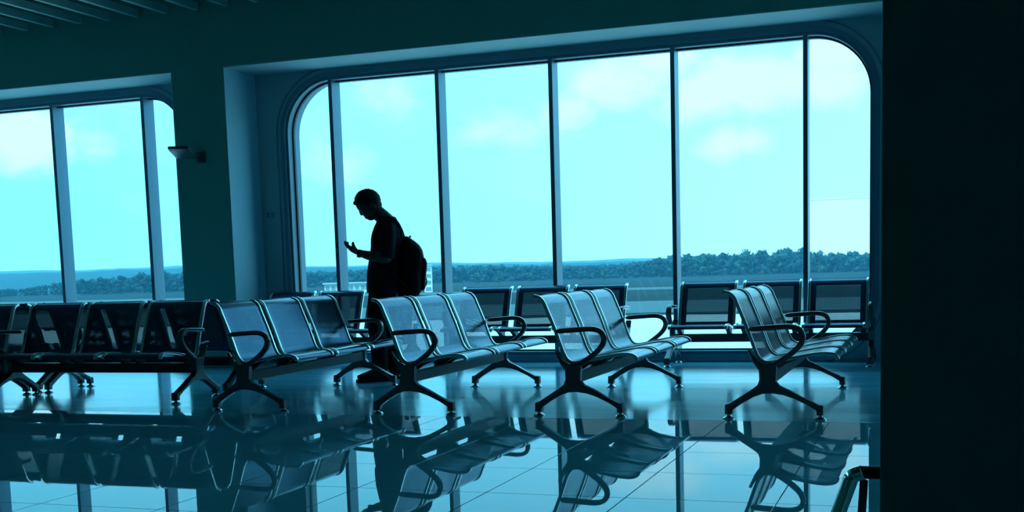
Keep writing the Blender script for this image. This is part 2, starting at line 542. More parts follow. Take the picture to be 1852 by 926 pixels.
win1 = window(1, *WINS[0], MULL)
win2 = window(2, *WINS[1], [m - 7.205 - 0.02 * 0 for m in (-6.02, -4.80, -3.60, -2.385, -1.139)])
win3 = window(3, *WINS[2], [m + 7.234 for m in MULL])
# wall switch beside the window
o = empty('wall_switch', (-6.738, Y_WIN, 1.595))
tag(o, 'small twin switch plate on the wall left of the window', 'switch')
box('plate', 'wall_paint', -0.055, 0.055, -0.008, -0.0005, -0.045, 0.045, o, bevel=0.003)
for s in (-0.026, 0.026):
    box('rocker', 'frame_paint', s - 0.016, s + 0.016, -0.013, -0.006, -0.028, 0.028, o, bevel=0.002)

# ------------------------------------------------------------------ seats
PROF = spline([(-.292, .762), (-.255, .750), (-.226, .720), (-.205, .670), (-.180, .610), (-.150, .535), (-.122, .455), (-.100, .395), (-.075, .355), (-.040, .338), (.020, .345), (.120, .365), (.220, .383), (.290, .390), (.335, .386), (.365, .370), (.372, .350)], 4)
SW = 0.2675
def make_bench():
    root = empty('bench')
    # perforated sheet
    arc = [0.0]
    for i in range(1, len(PROF)):
        arc.append(arc[-1] + (PROF[i] - PROF[i - 1]).length)
    nrm = []
    for i in range(len(PROF)):
        t = (PROF[min(i + 1, len(PROF) - 1)] - PROF[max(i - 1, 0)]).normalized()
        nrm.append(Vector((-t.y, t.x)))          # towards the sitter / upwards
    def sheet():
        bm = bmesh.new()
        uvl = bm.loops.layers.uv.new('UVMap')
        half = SW - 0.012
        rows = []
        for off in (0.0, -0.003):
            rows.append([[bm.verts.new((p.x + nrm[i].x * off, s * half, p.y + nrm[i].y * off)) for s in (-1, 1)] for i, p in enumerate(PROF)])
        def quad(vs4, uvs):
            f = bm.faces.new(vs4)
            for l, u in zip(f.loops, uvs):
                l[uvl].uv = u
        n = len(PROF)
        for q in range(2):
            for i in range(n - 1):
                a, b = rows[q][i], rows[q][i + 1]
                vs4 = (a[0], a[1], b[1], b[0])
                uvs = ((-half, arc[i]), (half, arc[i]), (half, arc[i + 1]), (-half, arc[i + 1]))
                quad(vs4, uvs)
        for i in (0, n - 1):
            quad((rows[0][i][0], rows[0][i][1], rows[1][i][1], rows[1][i][0]), ((half, 0),) * 4)
        return bm
    def rail():
        # rounded flange that edges one side of the sheet
        bm = bmesh.new()
        sec = []
        for k in range(12):
            a = 2 * math.pi * (k + 0.5) / 12
            sec.append((0.011 * math.copysign(abs(math.cos(a)) ** 0.35, math.cos(a)) , 0.013 * math.copysign(abs(math.sin(a)) ** 0.35, math.sin(a))))
        rings = []
        for i, p in enumerate(PROF):
            rings.append([bm.verts.new((p.x + nrm[i].x * (u - 0.003), v, p.y + nrm[i].y * (u - 0.003))) for u, v in sec])
        for i in range(len(rings) - 1):
            for k in range(12):
                bm.faces.new((rings[i][k], rings[i][(k + 1) % 12], rings[i + 1][(k + 1) % 12], rings[i + 1][k]))
        bm.faces.new(rings[0])
        bm.faces.new(rings[-1])
        return bm
    seat0 = from_bm('seat', sheet(), 'perforated_steel', root, smooth=True)
    r0 = from_bm('side_rail', rail(), 'chrome', seat0, smooth=True)
    r0.location = (0, -SW + 0.012, 0)
    r1 = r0.copy()
    COL.objects.link(r1)
    r1.parent = seat0
    r1.location = (0, SW - 0.012, 0)
    # bar that stiffens the rolled top edge and the front lip
    bm = bmesh.new()
    add_tube(bm, [(-.293, -SW + 0.012, .757), (-.293, SW - 0.012, .757)], 0.008, 8)
    from_bm('top_bar', bm, 'beam_steel', seat0, smooth=True)
    # bracket from beam to seat
    br = extrude_poly('bracket', 'beam_steel', [(-.060, .286), (.000, .286), (.06, .322), (.15, .356), (.15, .368), (.02, .342), (-.04, .334), (-.07, .346)], lambda a, b, d: (a, d, b), -0.02, 0.02, seat0, bevel=0.002)
    br.location = (0, -0.225, 0)
    br2 = br.copy()
    COL.objects.link(br2)
    br2.parent = seat0
    br2.location = (0, 0.225, 0)
    seat0.location = (0, -0.59, 0)
    for k in (0.0, 0.59):
        c = copy_tree(seat0, root)
        c.location = (0, k, 0)
    # beam
    box('beam', 'beam_steel', -0.065, 0.010, -0.885, 0.885, 0.212, 0.288, root, bevel=0.008)
    # end frames: splayed leg, seat cradle, loop armrest
    leg_poly = [(-.145, .412), (-.130, .418), (-.112, .385), (-.085, .352), (-.045, .330), (.022, .336), (.026, .300), (.020, .225), (.040, .200),
                (.100, .172), (.180, .128), (.245, .096), (.262, .088), (.290, .086), (.292, .028), (.252, .028), (.250, .056), (.200, .088),
                (.120, .126), (.060, .146), (-.005, .155), (-.060, .152), (-.110, .134), (-.180, .094), (-.236, .055), (-.240, .028), (-.284, .028),
                (-.282, .086), (-.255, .094), (-.190, .136), (-.120, .182), (-.088, .206), (-.078, .235), (-.080, .290), (-.110, .335)]
    arm_path = spline([(-.010, .315), (.045, .347), (.100, .385), (.145, .425), (.168, .460), (.174, .492), (.160, .524), (.128, .543), (.080, .549), (0, .545), (-.070, .541), (-.136, .536)], 4)
    def leg(parent, y):
        l = extrude_poly('leg', 'cast_alloy', leg_poly, lambda a, b, d: (a, d, b), -0.027, 0.027, parent, bevel=0.008)
        l.location = (0, y, 0)
        for fx in (-.262, .272):
            bm = bmesh.new()
            add_tube(bm, [(fx, 0, 0.0), (fx, 0, 0.006), (fx, 0, 0.014), (fx, 0, 0.017), (fx, 0, 0.032)], [0.036, 0.036, 0.024, 0.014, 0.012], 14)
            from_bm('foot_pad', bm, 'chrome', l, smooth=False)
        return l
    def arm(parent, y):
        bm = bmesh.new()
        rings = []
        sec = [(0.0165 * math.copysign(abs(math.cos(a)) ** 0.6, math.cos(a)), 0.025 * math.copysign(abs(math.sin(a)) ** 0.6, math.sin(a))) for a in [2 * math.pi * k / 14 for k in range(14)]]
        n = len(arm_path)
        for i, p in enumerate(arm_path):
            t = (arm_path[min(i + 1, n - 1)] - arm_path[max(i - 1, 0)]).normalized()
            q = Vector((-t.y, t.x))
            s = 1.0 if i < n - 2 else (0.9 if i == n - 2 else 0.6)
            rings.append([bm.verts.new((p.x + q.x * u * s, v * s, p.y + q.y * u * s)) for u, v in sec])
        for i in range(n - 1):
            for k in range(14):
                bm.faces.new((rings[i][k], rings[i][(k + 1) % 14], rings[i + 1][(k + 1) % 14], rings[i + 1][k]))
        bm.faces.new(rings[0])
        bm.faces.new(rings[-1])
        a = from_bm('armrest', bm, 'cast_alloy', parent, smooth=True)
        a.location = (0, y, 0)
        return a
    for y in (-0.89, 0.89):
        leg(root, y)
        arm(root, y)
    return root
proto = make_bench()
BENCHES = [
    ((-0.893, 7.92), 0, 'three-seat metal bench facing right, closest to the dark column', 'right-facing benches'),
    ((-2.095, 7.92), 0, 'three-seat metal bench facing right, second from the dark column', 'right-facing benches'),
    ((-3.225, 7.90), 0, 'three-seat metal bench facing right, third from the dark column, before the person', 'right-facing benches'),
    ((-4.495, 7.93), 0, 'three-seat metal bench facing right, leftmost of its row, next to the black benches', 'right-facing benches'),
    ((-1.405, 10.83), -90, 'three-seat bench against the window, at its right end beside the column', 'benches along the window'),
    ((-3.64, 10.83), -90, 'three-seat bench against the window, middle one of the window row', 'benches along the window'),
    ((-5.87, 10.83), -90, 'three-seat bench against the window, left one, partly behind the person', 'benches along the window'),
    ((-6.250, 7.67), -90, 'dark three-seat bench facing the viewer below the wall lamp', 'back-to-back benches on the left'),
    ((-6.250, 8.34), 90, 'dark three-seat bench facing the window, backing onto the bench below the wall lamp', 'back-to-back benches on the left'),
    ((-8.13, 7.67), -90, 'dark bench facing the viewer, cut off by the left edge of the picture', 'back-to-back benches on the left'),
    ((-8.13, 8.34), 90, 'dark bench facing the window, cut off by the left edge of the picture', 'back-to-back benches on the left'),
]
for i, ((x, y), a, lab, grp) in enumerate(BENCHES):
    b = proto if i == 0 else copy_tree(proto)
    b.location = (x, y, 0)
    b.rotation_euler = (0, 0, R(a))
    tag(b, lab, 'bench', grp)

# ------------------------------------------------------------------ wall lamp on the pier
lamp = empty('wall_lamp', (-7.16, Y_FRONT, 2.19))
tag(lamp, 'flat uplight on a thin arm fixed to the dark pier', 'lamp')
box('wall_plate', 'lamp_body', -0.05, 0.05, -0.018, -0.0005, -0.06, 0.05, lamp, bevel=0.004)
LA = Vector((0.400, -0.917))      # direction in which the head points away from the wall
LL = Vector((0.917, 0.400))
def lp(al, la, z):
    q = LA * al + LL * la
    return (q.x, q.y, z)
bm = bmesh.new()
add_tube(bm, [(0.0, -0.012, 0.0), lp(0.14, -0.02, 0.012), lp(0.30, -0.045, 0.018)], 0.012, 8)
from_bm('arm', bm, 'lamp_body', lamp, smooth=True)
bm = bmesh.new()
add_tube(bm, [(0.0, -0.012, -0.035), lp(0.12, -0.03, -0.030), lp(0.22, -0.06, -0.012)], 0.008, 8)
from_bm('stay', bm, 'lamp_body', lamp, smooth=True)
hd = extrude_poly('lamp_head', 'lamp_body', [(0.557, 0.052), (0.557, 0.026), (0.50, 0.012), (0.16, -0.032), (0.142, -0.024), (0.150, 0.004)], lambda a, b, d: lp(a, d, b), -0.225, -0.025, lamp, bevel=0.004)
extrude_poly('lamp_glass', 'bld_glass', [(0.53, 0.049), (0.53, 0.056), (0.18, 0.016), (0.18, 0.008)], lambda a, b, d: lp(a, d, b), -0.21, -0.04, hd)

# ------------------------------------------------------------------ steel stand beside the column
st = empty('barrier_stand', (0.03, 2.5, 0))
tag(st, 'bent chrome tube stand with a black top bar, half hidden by the dark column', 'stand')
for s in (-1, 1):
    bm = bmesh.new()
    pts = spline([(s * 0.335, 0.02, 0.014), (s * 0.26, 0.008, 0.26), (s * 0.195, 0, 0.455), (s * 0.186, 0, 0.478), (s * 0.165, 0, 0.487)], 5)
    add_tube(bm, pts, 0.0155, 16)
    l = from_bm('leg', bm, 'chrome_tube', st, smooth=True)
    bm = bmesh.new()
    add_tube(bm, [(s * 0.335, 0.02, 0), (s * 0.335, 0.02, 0.02), (s * 0.33, 0.02, 0.04)], [0.024, 0.024, 0.018], 14)
    from_bm('rubber_foot', bm, 'rubber', l)
    bm = bmesh.new()
    add_tube(bm, spline([(s * 0.165, 0.04, 0.462), (s * 0.18, 0.10, 0.25), (s * 0.19, 0.16, 0.012)], 4), 0.009, 12)
    from_bm('rear_strut', bm, 'beam_steel', st, smooth=True)
bm = bmesh.new()
add_tube(bm, [(-0.172, 0, 0.487), (0.172, 0, 0.487)], 0.0135, 14)
from_bm('top_bar', bm, 'black_plastic', st, smooth=True)
# ------------------------------------------------------------------ person with backpack and phone
def remeshed(name, bm, mat, voxel, iters, parent=None, fac=0.5):
    bmesh.ops.recalc_face_normals(bm, faces=bm.faces)
    me = bpy.data.meshes.new('tmp')
    bm.to_mesh(me)
    bm.free()
    ob = bpy.data.objects.new('tmp', me)
    COL.objects.link(ob)
    m = ob.modifiers.new('r', 'REMESH')
    m.mode = 'VOXEL'
    m.voxel_size = voxel
    s = ob.modifiers.new('s', 'SMOOTH')
    s.factor = fac
    s.iterations = iters
    dg = bpy.context.evaluated_depsgraph_get()
    new = bpy.data.meshes.new_from_object(ob.evaluated_get(dg))
    bpy.data.objects.remove(ob)
    new.materials.clear()
    new.name = name
    return link_mesh(name, new, mat, parent, smooth=True)
def add_loft(bm, secs, n=28, p=2.4):
    """stack of super-ellipses: (z, a_front, a_back, half_width)"""
    rings = []
    for z, af, ab, hw in secs:
        c, h = (af + ab) / 2, (af - ab) / 2
        rr = []
        for k in range(n):
            t = 2 * math.pi * k / n
            x, y = math.cos(t), math.sin(t)
            rr.append(bm.verts.new((c + h * math.copysign(abs(x) ** (2 / p), x), hw * math.copysign(abs(y) ** (2 / p), y), z)))
        rings.append(rr)
    for i in range(len(rings) - 1):
        for k in range(n):
            bm.faces.new((rings[i][k], rings[i][(k + 1) % n], rings[i + 1][(k + 1) % n], rings[i + 1][k]))
    bm.faces.new(list(reversed(rings[0])))
    bm.faces.new(rings[-1])
def smooth_tube(bm, pts, rad, n=14, k=4, flat=1.0, side=None):
    P = spline(pts, k)
    rr = spline([(r, 0) for r in rad], k)
    add_tube(bm, P, [v.x for v in rr], n, flat, side)
    add_sphere(bm, P[0], rr[0].x * 0.98, seg=12)
    add_sphere(bm, P[-1], rr[-1].x * 0.98, seg=12)

PX, PY, PA = -4.546, 9.261, R(-154.063)
bm = bmesh.new()
# head
add_sphere(bm, (.066, 0, 1.548), 1, (.106, .074, .104), 28)
face_rot = Matrix.Rotation(R(38), 4, 'Y')
add_sphere(bm, (.072, 0, 1.484), 1, (.062, .060, .078), 24, face_rot)
add_sphere(bm, (.036, 0, 1.440), 1, (.048, .050, .036), 20, face_rot)
for s in (-1, 1):
    add_tube(bm, [(.000, s * .052, 1.470), (.020, s * .046, 1.435), (.048, s * .014, 1.408)], [.020, .020, .018], 10)
    add_sphere(bm, (.018, s * .075, 1.505), 1, (.026, .010, .032), 12, Matrix.Rotation(R(25), 4, 'Y'))
    add_tube(bm, [(.140, s * .006, 1.497), (.134, s * .030, 1.497), (.112, s * .052, 1.500)], [.012, .013, .010], 8)
    add_sphere(bm, (.112, s * .031, 1.476), .0135, seg=10)
    add_sphere(bm, (.082, s * .045, 1.450), .018, seg=10)
add_tube(bm, [(.136, 0, 1.492), (.130, 0, 1.472), (.121, 0, 1.450), (.112, 0, 1.440)], [.011, .013, .016, .016], 10)
for s in (-1, 1):
    add_sphere(bm, (.102, s * .011, 1.443), .009, seg=8)
add_sphere(bm, (.086, 0, 1.424), 1, (.015, .024, .008), 12, face_rot)
add_sphere(bm, (.076, 0, 1.411), 1, (.014, .021, .008), 12, face_rot)
add_sphere(bm, (.042, 0, 1.407), 1, (.032, .026, .018), 12)
# neck
smooth_tube(bm, [(-.100, 0, 1.36), (-.062, 0, 1.412), (-.010, 0, 1.462), (.020, 0, 1.500)], [.080, .067, .062, .058], 18)
# trunk
add_loft(bm, [(.80, .065, -.150, .150), (.90, .070, -.165, .160), (1.02, .055, -.165, .145), (1.15, .035, -.185, .165), (1.26, .025, -.205, .180), (1.34, .000, -.190, .165), (1.385, -.035, -.160, .10)])
# legs
smooth_tube(bm, [(-.035, .085, .88), (.010, .092, .68), (.028, .095, .48), (.010, .095, .30), (.018, .092, .09)], [.080, .074, .054, .050, .036], 16)
smooth_tube(bm, [(-.050, -.085, .88), (-.065, -.092, .68), (-.072, -.095, .48), (-.095, -.095, .30), (-.085, -.092, .09)], [.080, .074, .054, .050, .036], 16)
for s, a in ((1, .0), (-1, -.1)):
    add_tube(bm, [(a - .03, s * .092, .05), (a + .05, s * .094, .05), (a + .14, s * .098, .035), (a + .19, s * .10, .028)], [.030, .032, .030, .018], 12)
# left arm raised in front, palm up
smooth_tube(bm, [(-.100, .158, 1.312), (-.092, .203, 1.20), (-.078, .222, 1.065)], [.046, .046, .042], 16)
smooth_tube(bm, [(-.078, .222, 1.062), (.000, .200, 1.072), (.090, .170, 1.092), (.160, .146, 1.116)], [.046, .047, .037, .0265], 16)
def hand(bm, H, mirror=1.0):
    """H maps (along fingers, across towards the thumb, out of the palm) to a point"""
    add_tube(bm, [H(-.01, 0, 0), H(.02, .002, 0), H(.05, .002, 0), H(.078, 0, .002)], [(.027, .022), (.036, .024), (.042, .022), (.040, .015)], 16, 1.0, H(0, 1, 0) - H(0, 0, 0))
    for off, l, c in ((.029, .070, 1.0), (.010, .078, .95), (-.010, .072, 1.05), (-.028, .056, 1.15)):
        p = [H(.066, off * .92, .001), H(.066 + l * .42, off, .006 * c), H(.066 + l * .72, off * .98, .020 * c), H(.066 + l * .86, off * .95, .036 * c)]
        add_tube(bm, p, [.0115, .0112, .0104, .0090], 8)
        add_sphere(bm, p[-1], .0090, seg=8)
    p = [H(.012, .024, .004), H(.036, .044, .020), H(.053, .046, .040), H(.062, .041, .055)]
    add_tube(bm, p, [.019, .0175, .0142, .0112], 10)
    add_sphere(bm, p[-1], .0108, seg=8)
fd = Vector((.90, -.12, .44)).normalized()
ad = Vector((.10, .99, .06))
ad = (ad - fd * ad.dot(fd)).normalized()
pd = Vector((-.44, 0, .90))
pd = (pd - fd * pd.dot(fd) - ad * pd.dot(ad)).normalized()
HO = Vector((.166, .142, 1.119))
HL = lambda a, b, c: HO + fd * a + ad * b + pd * c
hand(bm, HL)
# right arm hanging
smooth_tube(bm, [(-.105, -.158, 1.312), (-.112, -.213, 1.19), (-.112, -.235, 1.05)], [.046, .046, .042], 16)
smooth_tube(bm, [(-.112, -.235, 1.05), (-.085, -.240, .96), (-.050, -.235, .87), (-.035, -.230, .83)], [.041, .042, .030, .024], 16)
fd2 = Vector((.25, .05, -.96)).normalized()
ad2 = Vector((.95, .10, .25))
ad2 = (ad2 - fd2 * ad2.dot(fd2)).normalized()
pd2 = Vector((.1, .99, .05))
pd2 = (pd2 - fd2 * pd2.dot(fd2) - ad2 * pd2.dot(ad2)).normalized()
HO2 = Vector((-.034, -.230, .826))
hand(bm, lambda a, b, c: HO2 + fd2 * a + ad2 * b + pd2 * c)
person = remeshed('person', bm, 'skin', 0.0045, 3)
person.location = (PX, PY, 0)
person.rotation_euler = (0, 0, PA)
tag(person, 'person in dark T-shirt walking left, head bowed over a raised hand', 'person')
# T-shirt
bm = bmesh.new()
add_loft(bm, [(.765, .100, -.180, .182), (.80, .105, -.182, .185), (.93, .098, -.188, .178), (1.03, .080, -.195, .172), (1.13, .055, -.205, .180), (1.22, .048, -.236, .196), (1.29, .034, -.228, .200), (1.335, .018, -.208, .192), (1.372, -.002, -.190, .150), (1.402, -.014, -.178, .092), (1.418, -.034, -.164, .064)])
for s, el in ((1, (-.082, .226, 1.055)), (-1, (-.114, -.234, 1.065))):
    P = [Vector((-.098, s * .140, 1.335)), Vector((-.096, s * .188, 1.27)), Vector((-.092, s * .214, 1.17)), Vector(el)]
    smooth = spline(P, 4)
    rr = spline([(.064, 0), (.068, 0), (.064, 0), (.060, 0)], 4)
    add_tube(bm, smooth, [v.x for v in rr], 16)
remeshed('t_shirt', bm, 'shirt', 0.007, 5, person)
# trousers
bm = bmesh.new()
add_loft(bm, [(.80, .080, -.165, .168), (.88, .085, -.172, .172), (.96, .078, -.170, .165)])
smooth_tube(bm, [(-.030, .088, .84), (.012, .094, .68), (.030, .097, .48), (.020, .098, .30), (.018, .096, .125)], [.098, .090, .078, .074, .070], 18)
smooth_tube(bm, [(-.050, -.088, .84), (-.062, -.094, .68), (-.074, -.097, .48), (-.090, -.098, .30), (-.084, -.096, .125)], [.098, .090, .078, .074, .070], 18)
remeshed('trousers', bm, 'trousers', 0.008, 5, person)
# shoes
for s, a in ((1, .0), (-1, -.1)):
    bm = bmesh.new()
    add_tube(bm, [(a - .055, s * .094, .052), (a - .02, s * .094, .062), (a + .05, s * .095, .066), (a + .12, s * .098, .050), (a + .18, s * .101, .040), (a + .215, s * .102, .034)], [(.030, .040), (.038, .056), (.040, .060), (.046, .044), (.044, .034), (.026, .024)], 18, 1.0, (0, 1, 0))
    sh = remeshed('shoe', bm, 'shoe', 0.005, 3, person)
    pts = [(a - .068, .030), (a - .02, .036), (a + .06, .036), (a + .13, .046), (a + .19, .044), (a + .224, .026), (a + .230, 0), (a + .224, -.022), (a + .19, -.040), (a + .13, -.042), (a + .06, -.034), (a - .02, -.035), (a - .068, -.030), (a - .084, 0)]
    extrude_poly('sole', 'rubber', [(q.x, q.y) for q in spline(pts + [pts[0]], 3)[:-1]], lambda x, y, d: (x, s * .097 + y * s, d), 0.0, 0.024, sh)
# short hair
bm = bmesh.new()
add_sphere(bm, (.064, 0, 1.554), 1, (.114, .080, .106), 40)
for v in bm.verts:
    n_ = 0.004 * math.sin(v.co.x * 210) * math.sin(v.co.y * 190 + 1) * math.sin(v.co.z * 230)
    v.co += (v.co - Vector((.064, 0, 1.554))).normalized() * n_
for cx, cy, cz in ((.166, 0, 1.546), (.162, .022, 1.548), (.162, -.022, 1.548), (.150, .042, 1.556), (.150, -.042, 1.556), (.172, .010, 1.540), (.172, -.012, 1.541)):
    add_sphere(bm, (cx, cy, cz), .018, seg=10)
bmesh.ops.bisect_plane(bm, geom=list(bm.verts) + list(bm.edges) + list(bm.faces), plane_co=(.160, 0, 1.522), plane_no=Vector((.10, 0, -1.0)), clear_outer=True)
bmesh.ops.holes_fill(bm, edges=[e for e in bm.edges if e.is_boundary])
from_bm('hair', bm, 'hair', person, smooth=True)
bm = bmesh.new()   # hair at the back of the head
add_sphere(bm, (.020, 0, 1.520), 1, (.078, .074, .064), 24)
bmesh.ops.bisect_plane(bm, geom=list(bm.verts) + list(bm.edges) + list(bm.faces), plane_co=(.012, 0, 1.49), plane_no=Vector((1.0, 0, -.55)), clear_outer=True)
bmesh.ops.holes_fill(bm, edges=[e for e in bm.edges if e.is_boundary])
from_bm('hair_back', bm, 'hair', person, smooth=True)
# wristwatch
bm = bmesh.new()
wa = Vector((.90, -.30, .30)).normalized()
wc = Vector((.150, .150, 1.112))
b1 = wa.orthogonal().normalized()
b2 = wa.cross(b1)
ringpts = [[wc + wa * w + (b1 * math.cos(t) + b2 * math.sin(t)) * r for t in [2 * math.pi * k / 24 for k in range(24)]] for w, r in ((-.010, .029), (.010, .029), (.010, .0255), (-.010, .0255))]
L = [[bm.verts.new(p) for p in q] for q in ringpts]
for q in range(4):
    for k in range(24):
        bm.faces.new((L[q][k], L[q][(k + 1) % 24], L[(q + 1) % 4][(k + 1) % 24], L[(q + 1) % 4][k]))
wt = from_bm('wristwatch', bm, 'black_plastic', person, smooth=True)
bm = bmesh.new()
dn = Vector((.22, .1, -.97)).normalized()
add_tube(bm, [wc + dn * .027, wc + dn * .037, wc + dn * .039], [.019, .019, .016], 20)
from_bm('watch_case', bm, 'black_plastic', wt)
# phone resting on palm and fingers
ph = extrude_poly('phone', 'black_plastic', [(q[0], q[1]) for q in rrect(-.034, .034, -.068, .068, .010, 5)], lambda a, b, d: (a, b, d), 0.0, 0.008, None, bevel=0.002)
pm = Matrix((fd, ad, pd)).transposed().to_4x4()
root_m = Matrix.Translation((PX, PY, 0)) @ Matrix.Rotation(PA, 4, 'Z')
ph.matrix_world = root_m @ Matrix.Translation(HL(.066, -.012, .0165)) @ pm
tag(ph, 'thin dark phone lying in the palm of the raised hand', 'phone')

# backpack
pack = empty('backpack', (PX, PY, 0), PA)
tag(pack, 'full dark backpack worn on the back of the standing person', 'backpack')
bm = bmesh.new()
add_loft(bm, [(.722, -.175, -.330, .120), (.735, -.164, -.346, .142), (.767, -.158, -.366, .152), (.828, -.160, -.390, .156), (.914, -.166, -.396, .158), (1.00, -.172, -.404, .158), (1.06, -.178, -.402, .154), (1.12, -.188, -.392, .148), (1.165, -.196, -.368, .138), (1.20, -.205, -.330, .118), (1.245, -.210, -.268, .09)], 32, 3.2)
remeshed('main_pouch', bm, 'nylon', 0.007, 6, pack)
bm = bmesh.new()
add_loft(bm, [(.775, -.360, -.392, .105), (.80, -.360, -.404, .122), (.88, -.360, -.410, .128), (.97, -.365, -.424, .128), (1.02, -.365, -.426, .122), (1.055, -.362, -.412, .108)], 28, 3.2)
remeshed('front_pocket', bm, 'nylon', 0.006, 4, pack)
for s in (-1, 1):
    bm = bmesh.new()
    add_loft(bm, [(.77, -.265, -.345, .026), (.80, -.258, -.352, .034), (.90, -.260, -.350, .036), (.94, -.266, -.344, .030)], 20, 3)
    sp = remeshed('side_pocket', bm, 'nylon', 0.006, 4, pack)
    sp.location = (0, s * .158, 0)
    bm = bmesh.new()
    pts = spline([(-.250, s * .085, 1.18), (-.236, s * .100, 1.25), (-.212, s * .110, 1.318), (-.174, s * .116, 1.380), (-.098, s * .118, 1.412), (-.018, s * .120, 1.372), (.034, s * .118, 1.27), (.048, s * .122, 1.16), (.050, s * .160, 1.05), (-.040, s * .196, .96), (-.150, s * .190, .90), (-.238, s * .140, .83)], 5)
    add_tube(bm, pts, [(.024, .0055)] * len(pts), 12, 1.0, (0, 1, 0))
    from_bm('shoulder_strap', bm, 'nylon', pack, smooth=True)
bm = bmesh.new()
add_tube(bm, spline([(-.262, -.035, 1.215), (-.285, -.034, 1.238), (-.292, 0, 1.247), (-.285, .034, 1.238), (-.262, .035, 1.215)], 5), [(.009, .005)] * 21, 8)
from_bm('grab_handle', bm, 'nylon', pack, smooth=True)
bm = bmesh.new()
add_tube(bm, spline([(-.408, .05, .885), (-.416, .05, .86), (-.412, .052, .835), (-.404, .05, .81)], 4), [(.008, .004)] * 13, 8)
o = from_bm('zip_pull', bm, 'pull_blue', pack, smooth=True)
tag(o, 'blue zip pull')
# ------------------------------------------------------------------ airfield outside
GZ = -4.5
def ground(name, mat, poly, dz, label):
    bm = bmesh.new()
    bm.faces.new([bm.verts.new((x, y, GZ + dz)) for x, y in poly])
    o = from_bm(name, bm, mat)
    tag(o, label, kind='structure')
    return o
ground('ground_grass', 'grass', [(-5000, 11.6), (5000, 11.6), (5000, 7000), (-5000, 7000)], 0.0, 'wide grass airfield')
ground('ground_apron', 'concrete', [(-260, 11.6), (160, 11.6), (160, 118), (40, 124), (-30, 128), (-110, 112), (-260, 100)], 0.05, 'pale concrete apron')
ground('ground_taxiway', 'asphalt', [(-700, 150), (-110, 118), (-30, 136), (400, 120), (400, 168), (-40, 182), (-110, 172), (-700, 185)], 0.03, 'grey taxiway')
ground('ground_runway', 'asphalt', [(-1600, 330), (900, 232), (900, 262), (-1600, 362)], 0.04, 'far runway strip')

import numpy as np
rng = np.random.default_rng(3)
def ico():
    bm = bmesh.new()
    bmesh.ops.create_icosphere(bm, subdivisions=1, radius=1.0)
    V = np.array([v.co[:] for v in bm.verts])
    Fc = np.array([[v.index for v in f.verts] for f in bm.faces])
    bm.free()
    return V, Fc
IV, IF = ico()
def crown_data(cx, cy, z0, h, w, nb, nleaf):
    """one broadleaf crown: lumpy lobes wrapped in loose sprays of leaves"""
    Vs, Fs, off = [], [], 0
    C, RR = [], []
    for b in range(nb):
        a = rng.uniform(0, 6.283)
        zr = rng.uniform(0.14, 0.80) if b else 0.80
        rr = math.sqrt(rng.uniform(0, 1)) * 0.75 * w * (1.15 - zr * 0.6)
        r = w * rng.uniform(0.26, 0.44)
        sc_ = np.array([r, r, min(r * rng.uniform(0.75, 1.0), h * 0.3)])
        lum = 0.92 + rng.normal(0, 0.10, len(IV))
        c = np.array([cx + rr * math.cos(a), cy + rr * math.sin(a), z0 + h * zr])
        Vs.append(IV * lum[:, None] * sc_ + c)
        Fs.append(IF + off)
        off += len(IV)
        C.append(c)
        RR.append(sc_)
    C, RR = np.array(C), np.array(RR)
    k = rng.integers(0, nb, nleaf)
    d = rng.normal(0, 1, (nleaf, 3))
    d /= np.linalg.norm(d, axis=1)[:, None]
    p = C[k] + d * RR[k] * rng.uniform(0.88, 1.16, nleaf)[:, None]
    u = rng.normal(0, 1, (nleaf, 3))
    u /= np.linalg.norm(u, axis=1)[:, None]
    v = np.cross(u, rng.normal(0, 1, (nleaf, 3)))
    v /= np.linalg.norm(v, axis=1)[:, None] + 1e-9
    sz = (0.10 * w * rng.uniform(0.5, 1.2, nleaf))[:, None]
    Q = np.stack([p + u * sz, p + v * sz, p - u * sz * 0.9, p - v * sz], 1).reshape(-1, 3)
    q = np.arange(nleaf)[:, None] * 4 + off
    Vs.append(Q)
    Fs.append(np.concatenate([q + np.array([[0, 1, 2]]), q + np.array([[0, 2, 3]])]))
    return np.concatenate(Vs), np.concatenate(Fs)
def mesh_np(name, V, Fc):
    me = bpy.data.meshes.new(name)
    n, m = len(V), len(Fc)
    me.vertices.add(n)
    me.vertices.foreach_set('co', V.astype(np.float32).ravel())
    me.loops.add(3 * m)
    me.loops.foreach_set('vertex_index', Fc.astype(np.int32).ravel())
    me.polygons.add(m)
    me.polygons.foreach_set('loop_start', np.arange(0, 3 * m, 3, dtype=np.int32))
    me.update(calc_edges=True)
    me.validate()
    return me
# height of the tree belt by direction (degrees from +y)
TH = [(-60, 4.0), (-42.2, 4.2), (-40.4, 7.4), (-38, 8.4), (-35.5, 10.2), (-31, 9.4), (-28.5, 8.8), (-25, 9.0), (-22, 9.9), (-19, 8.6), (-16.5, 7.6), (-14.2, 8.2), (-12.8, 10.2), (-11, 11.2), (-8, 11.6), (-6, 11.8), (-4.5, 9.8), (-2, 9.8), (12, 10.5)]
def th(a):
    for (a0, h0), (a1, h1) in zip(TH, TH[1:]):
        if a <= a1:
            return h0 + (h1 - h0) * (a - a0) / (a1 - a0)
    return TH[-1][1]
def polar(deg, d):
    return d * math.sin(R(deg)), d * math.cos(R(deg))
Vs, Fs, off = [], [], 0
for k in range(1500):
    a = rng.uniform(-48, 4)
    d = rng.uniform(592, 700)
    x, y = polar(a, d)
    H = th(a) * (0.86 + 0.2 * rng.random()) * (1 + 0.25 * (d - 592) / 600)
    V, Fc = crown_data(x, y, GZ - H * 0.05, H * 0.98, H * rng.uniform(0.34, 0.50), 6, 130)
    Vs.append(V)
    Fs.append(Fc + off)
    off += len(V)
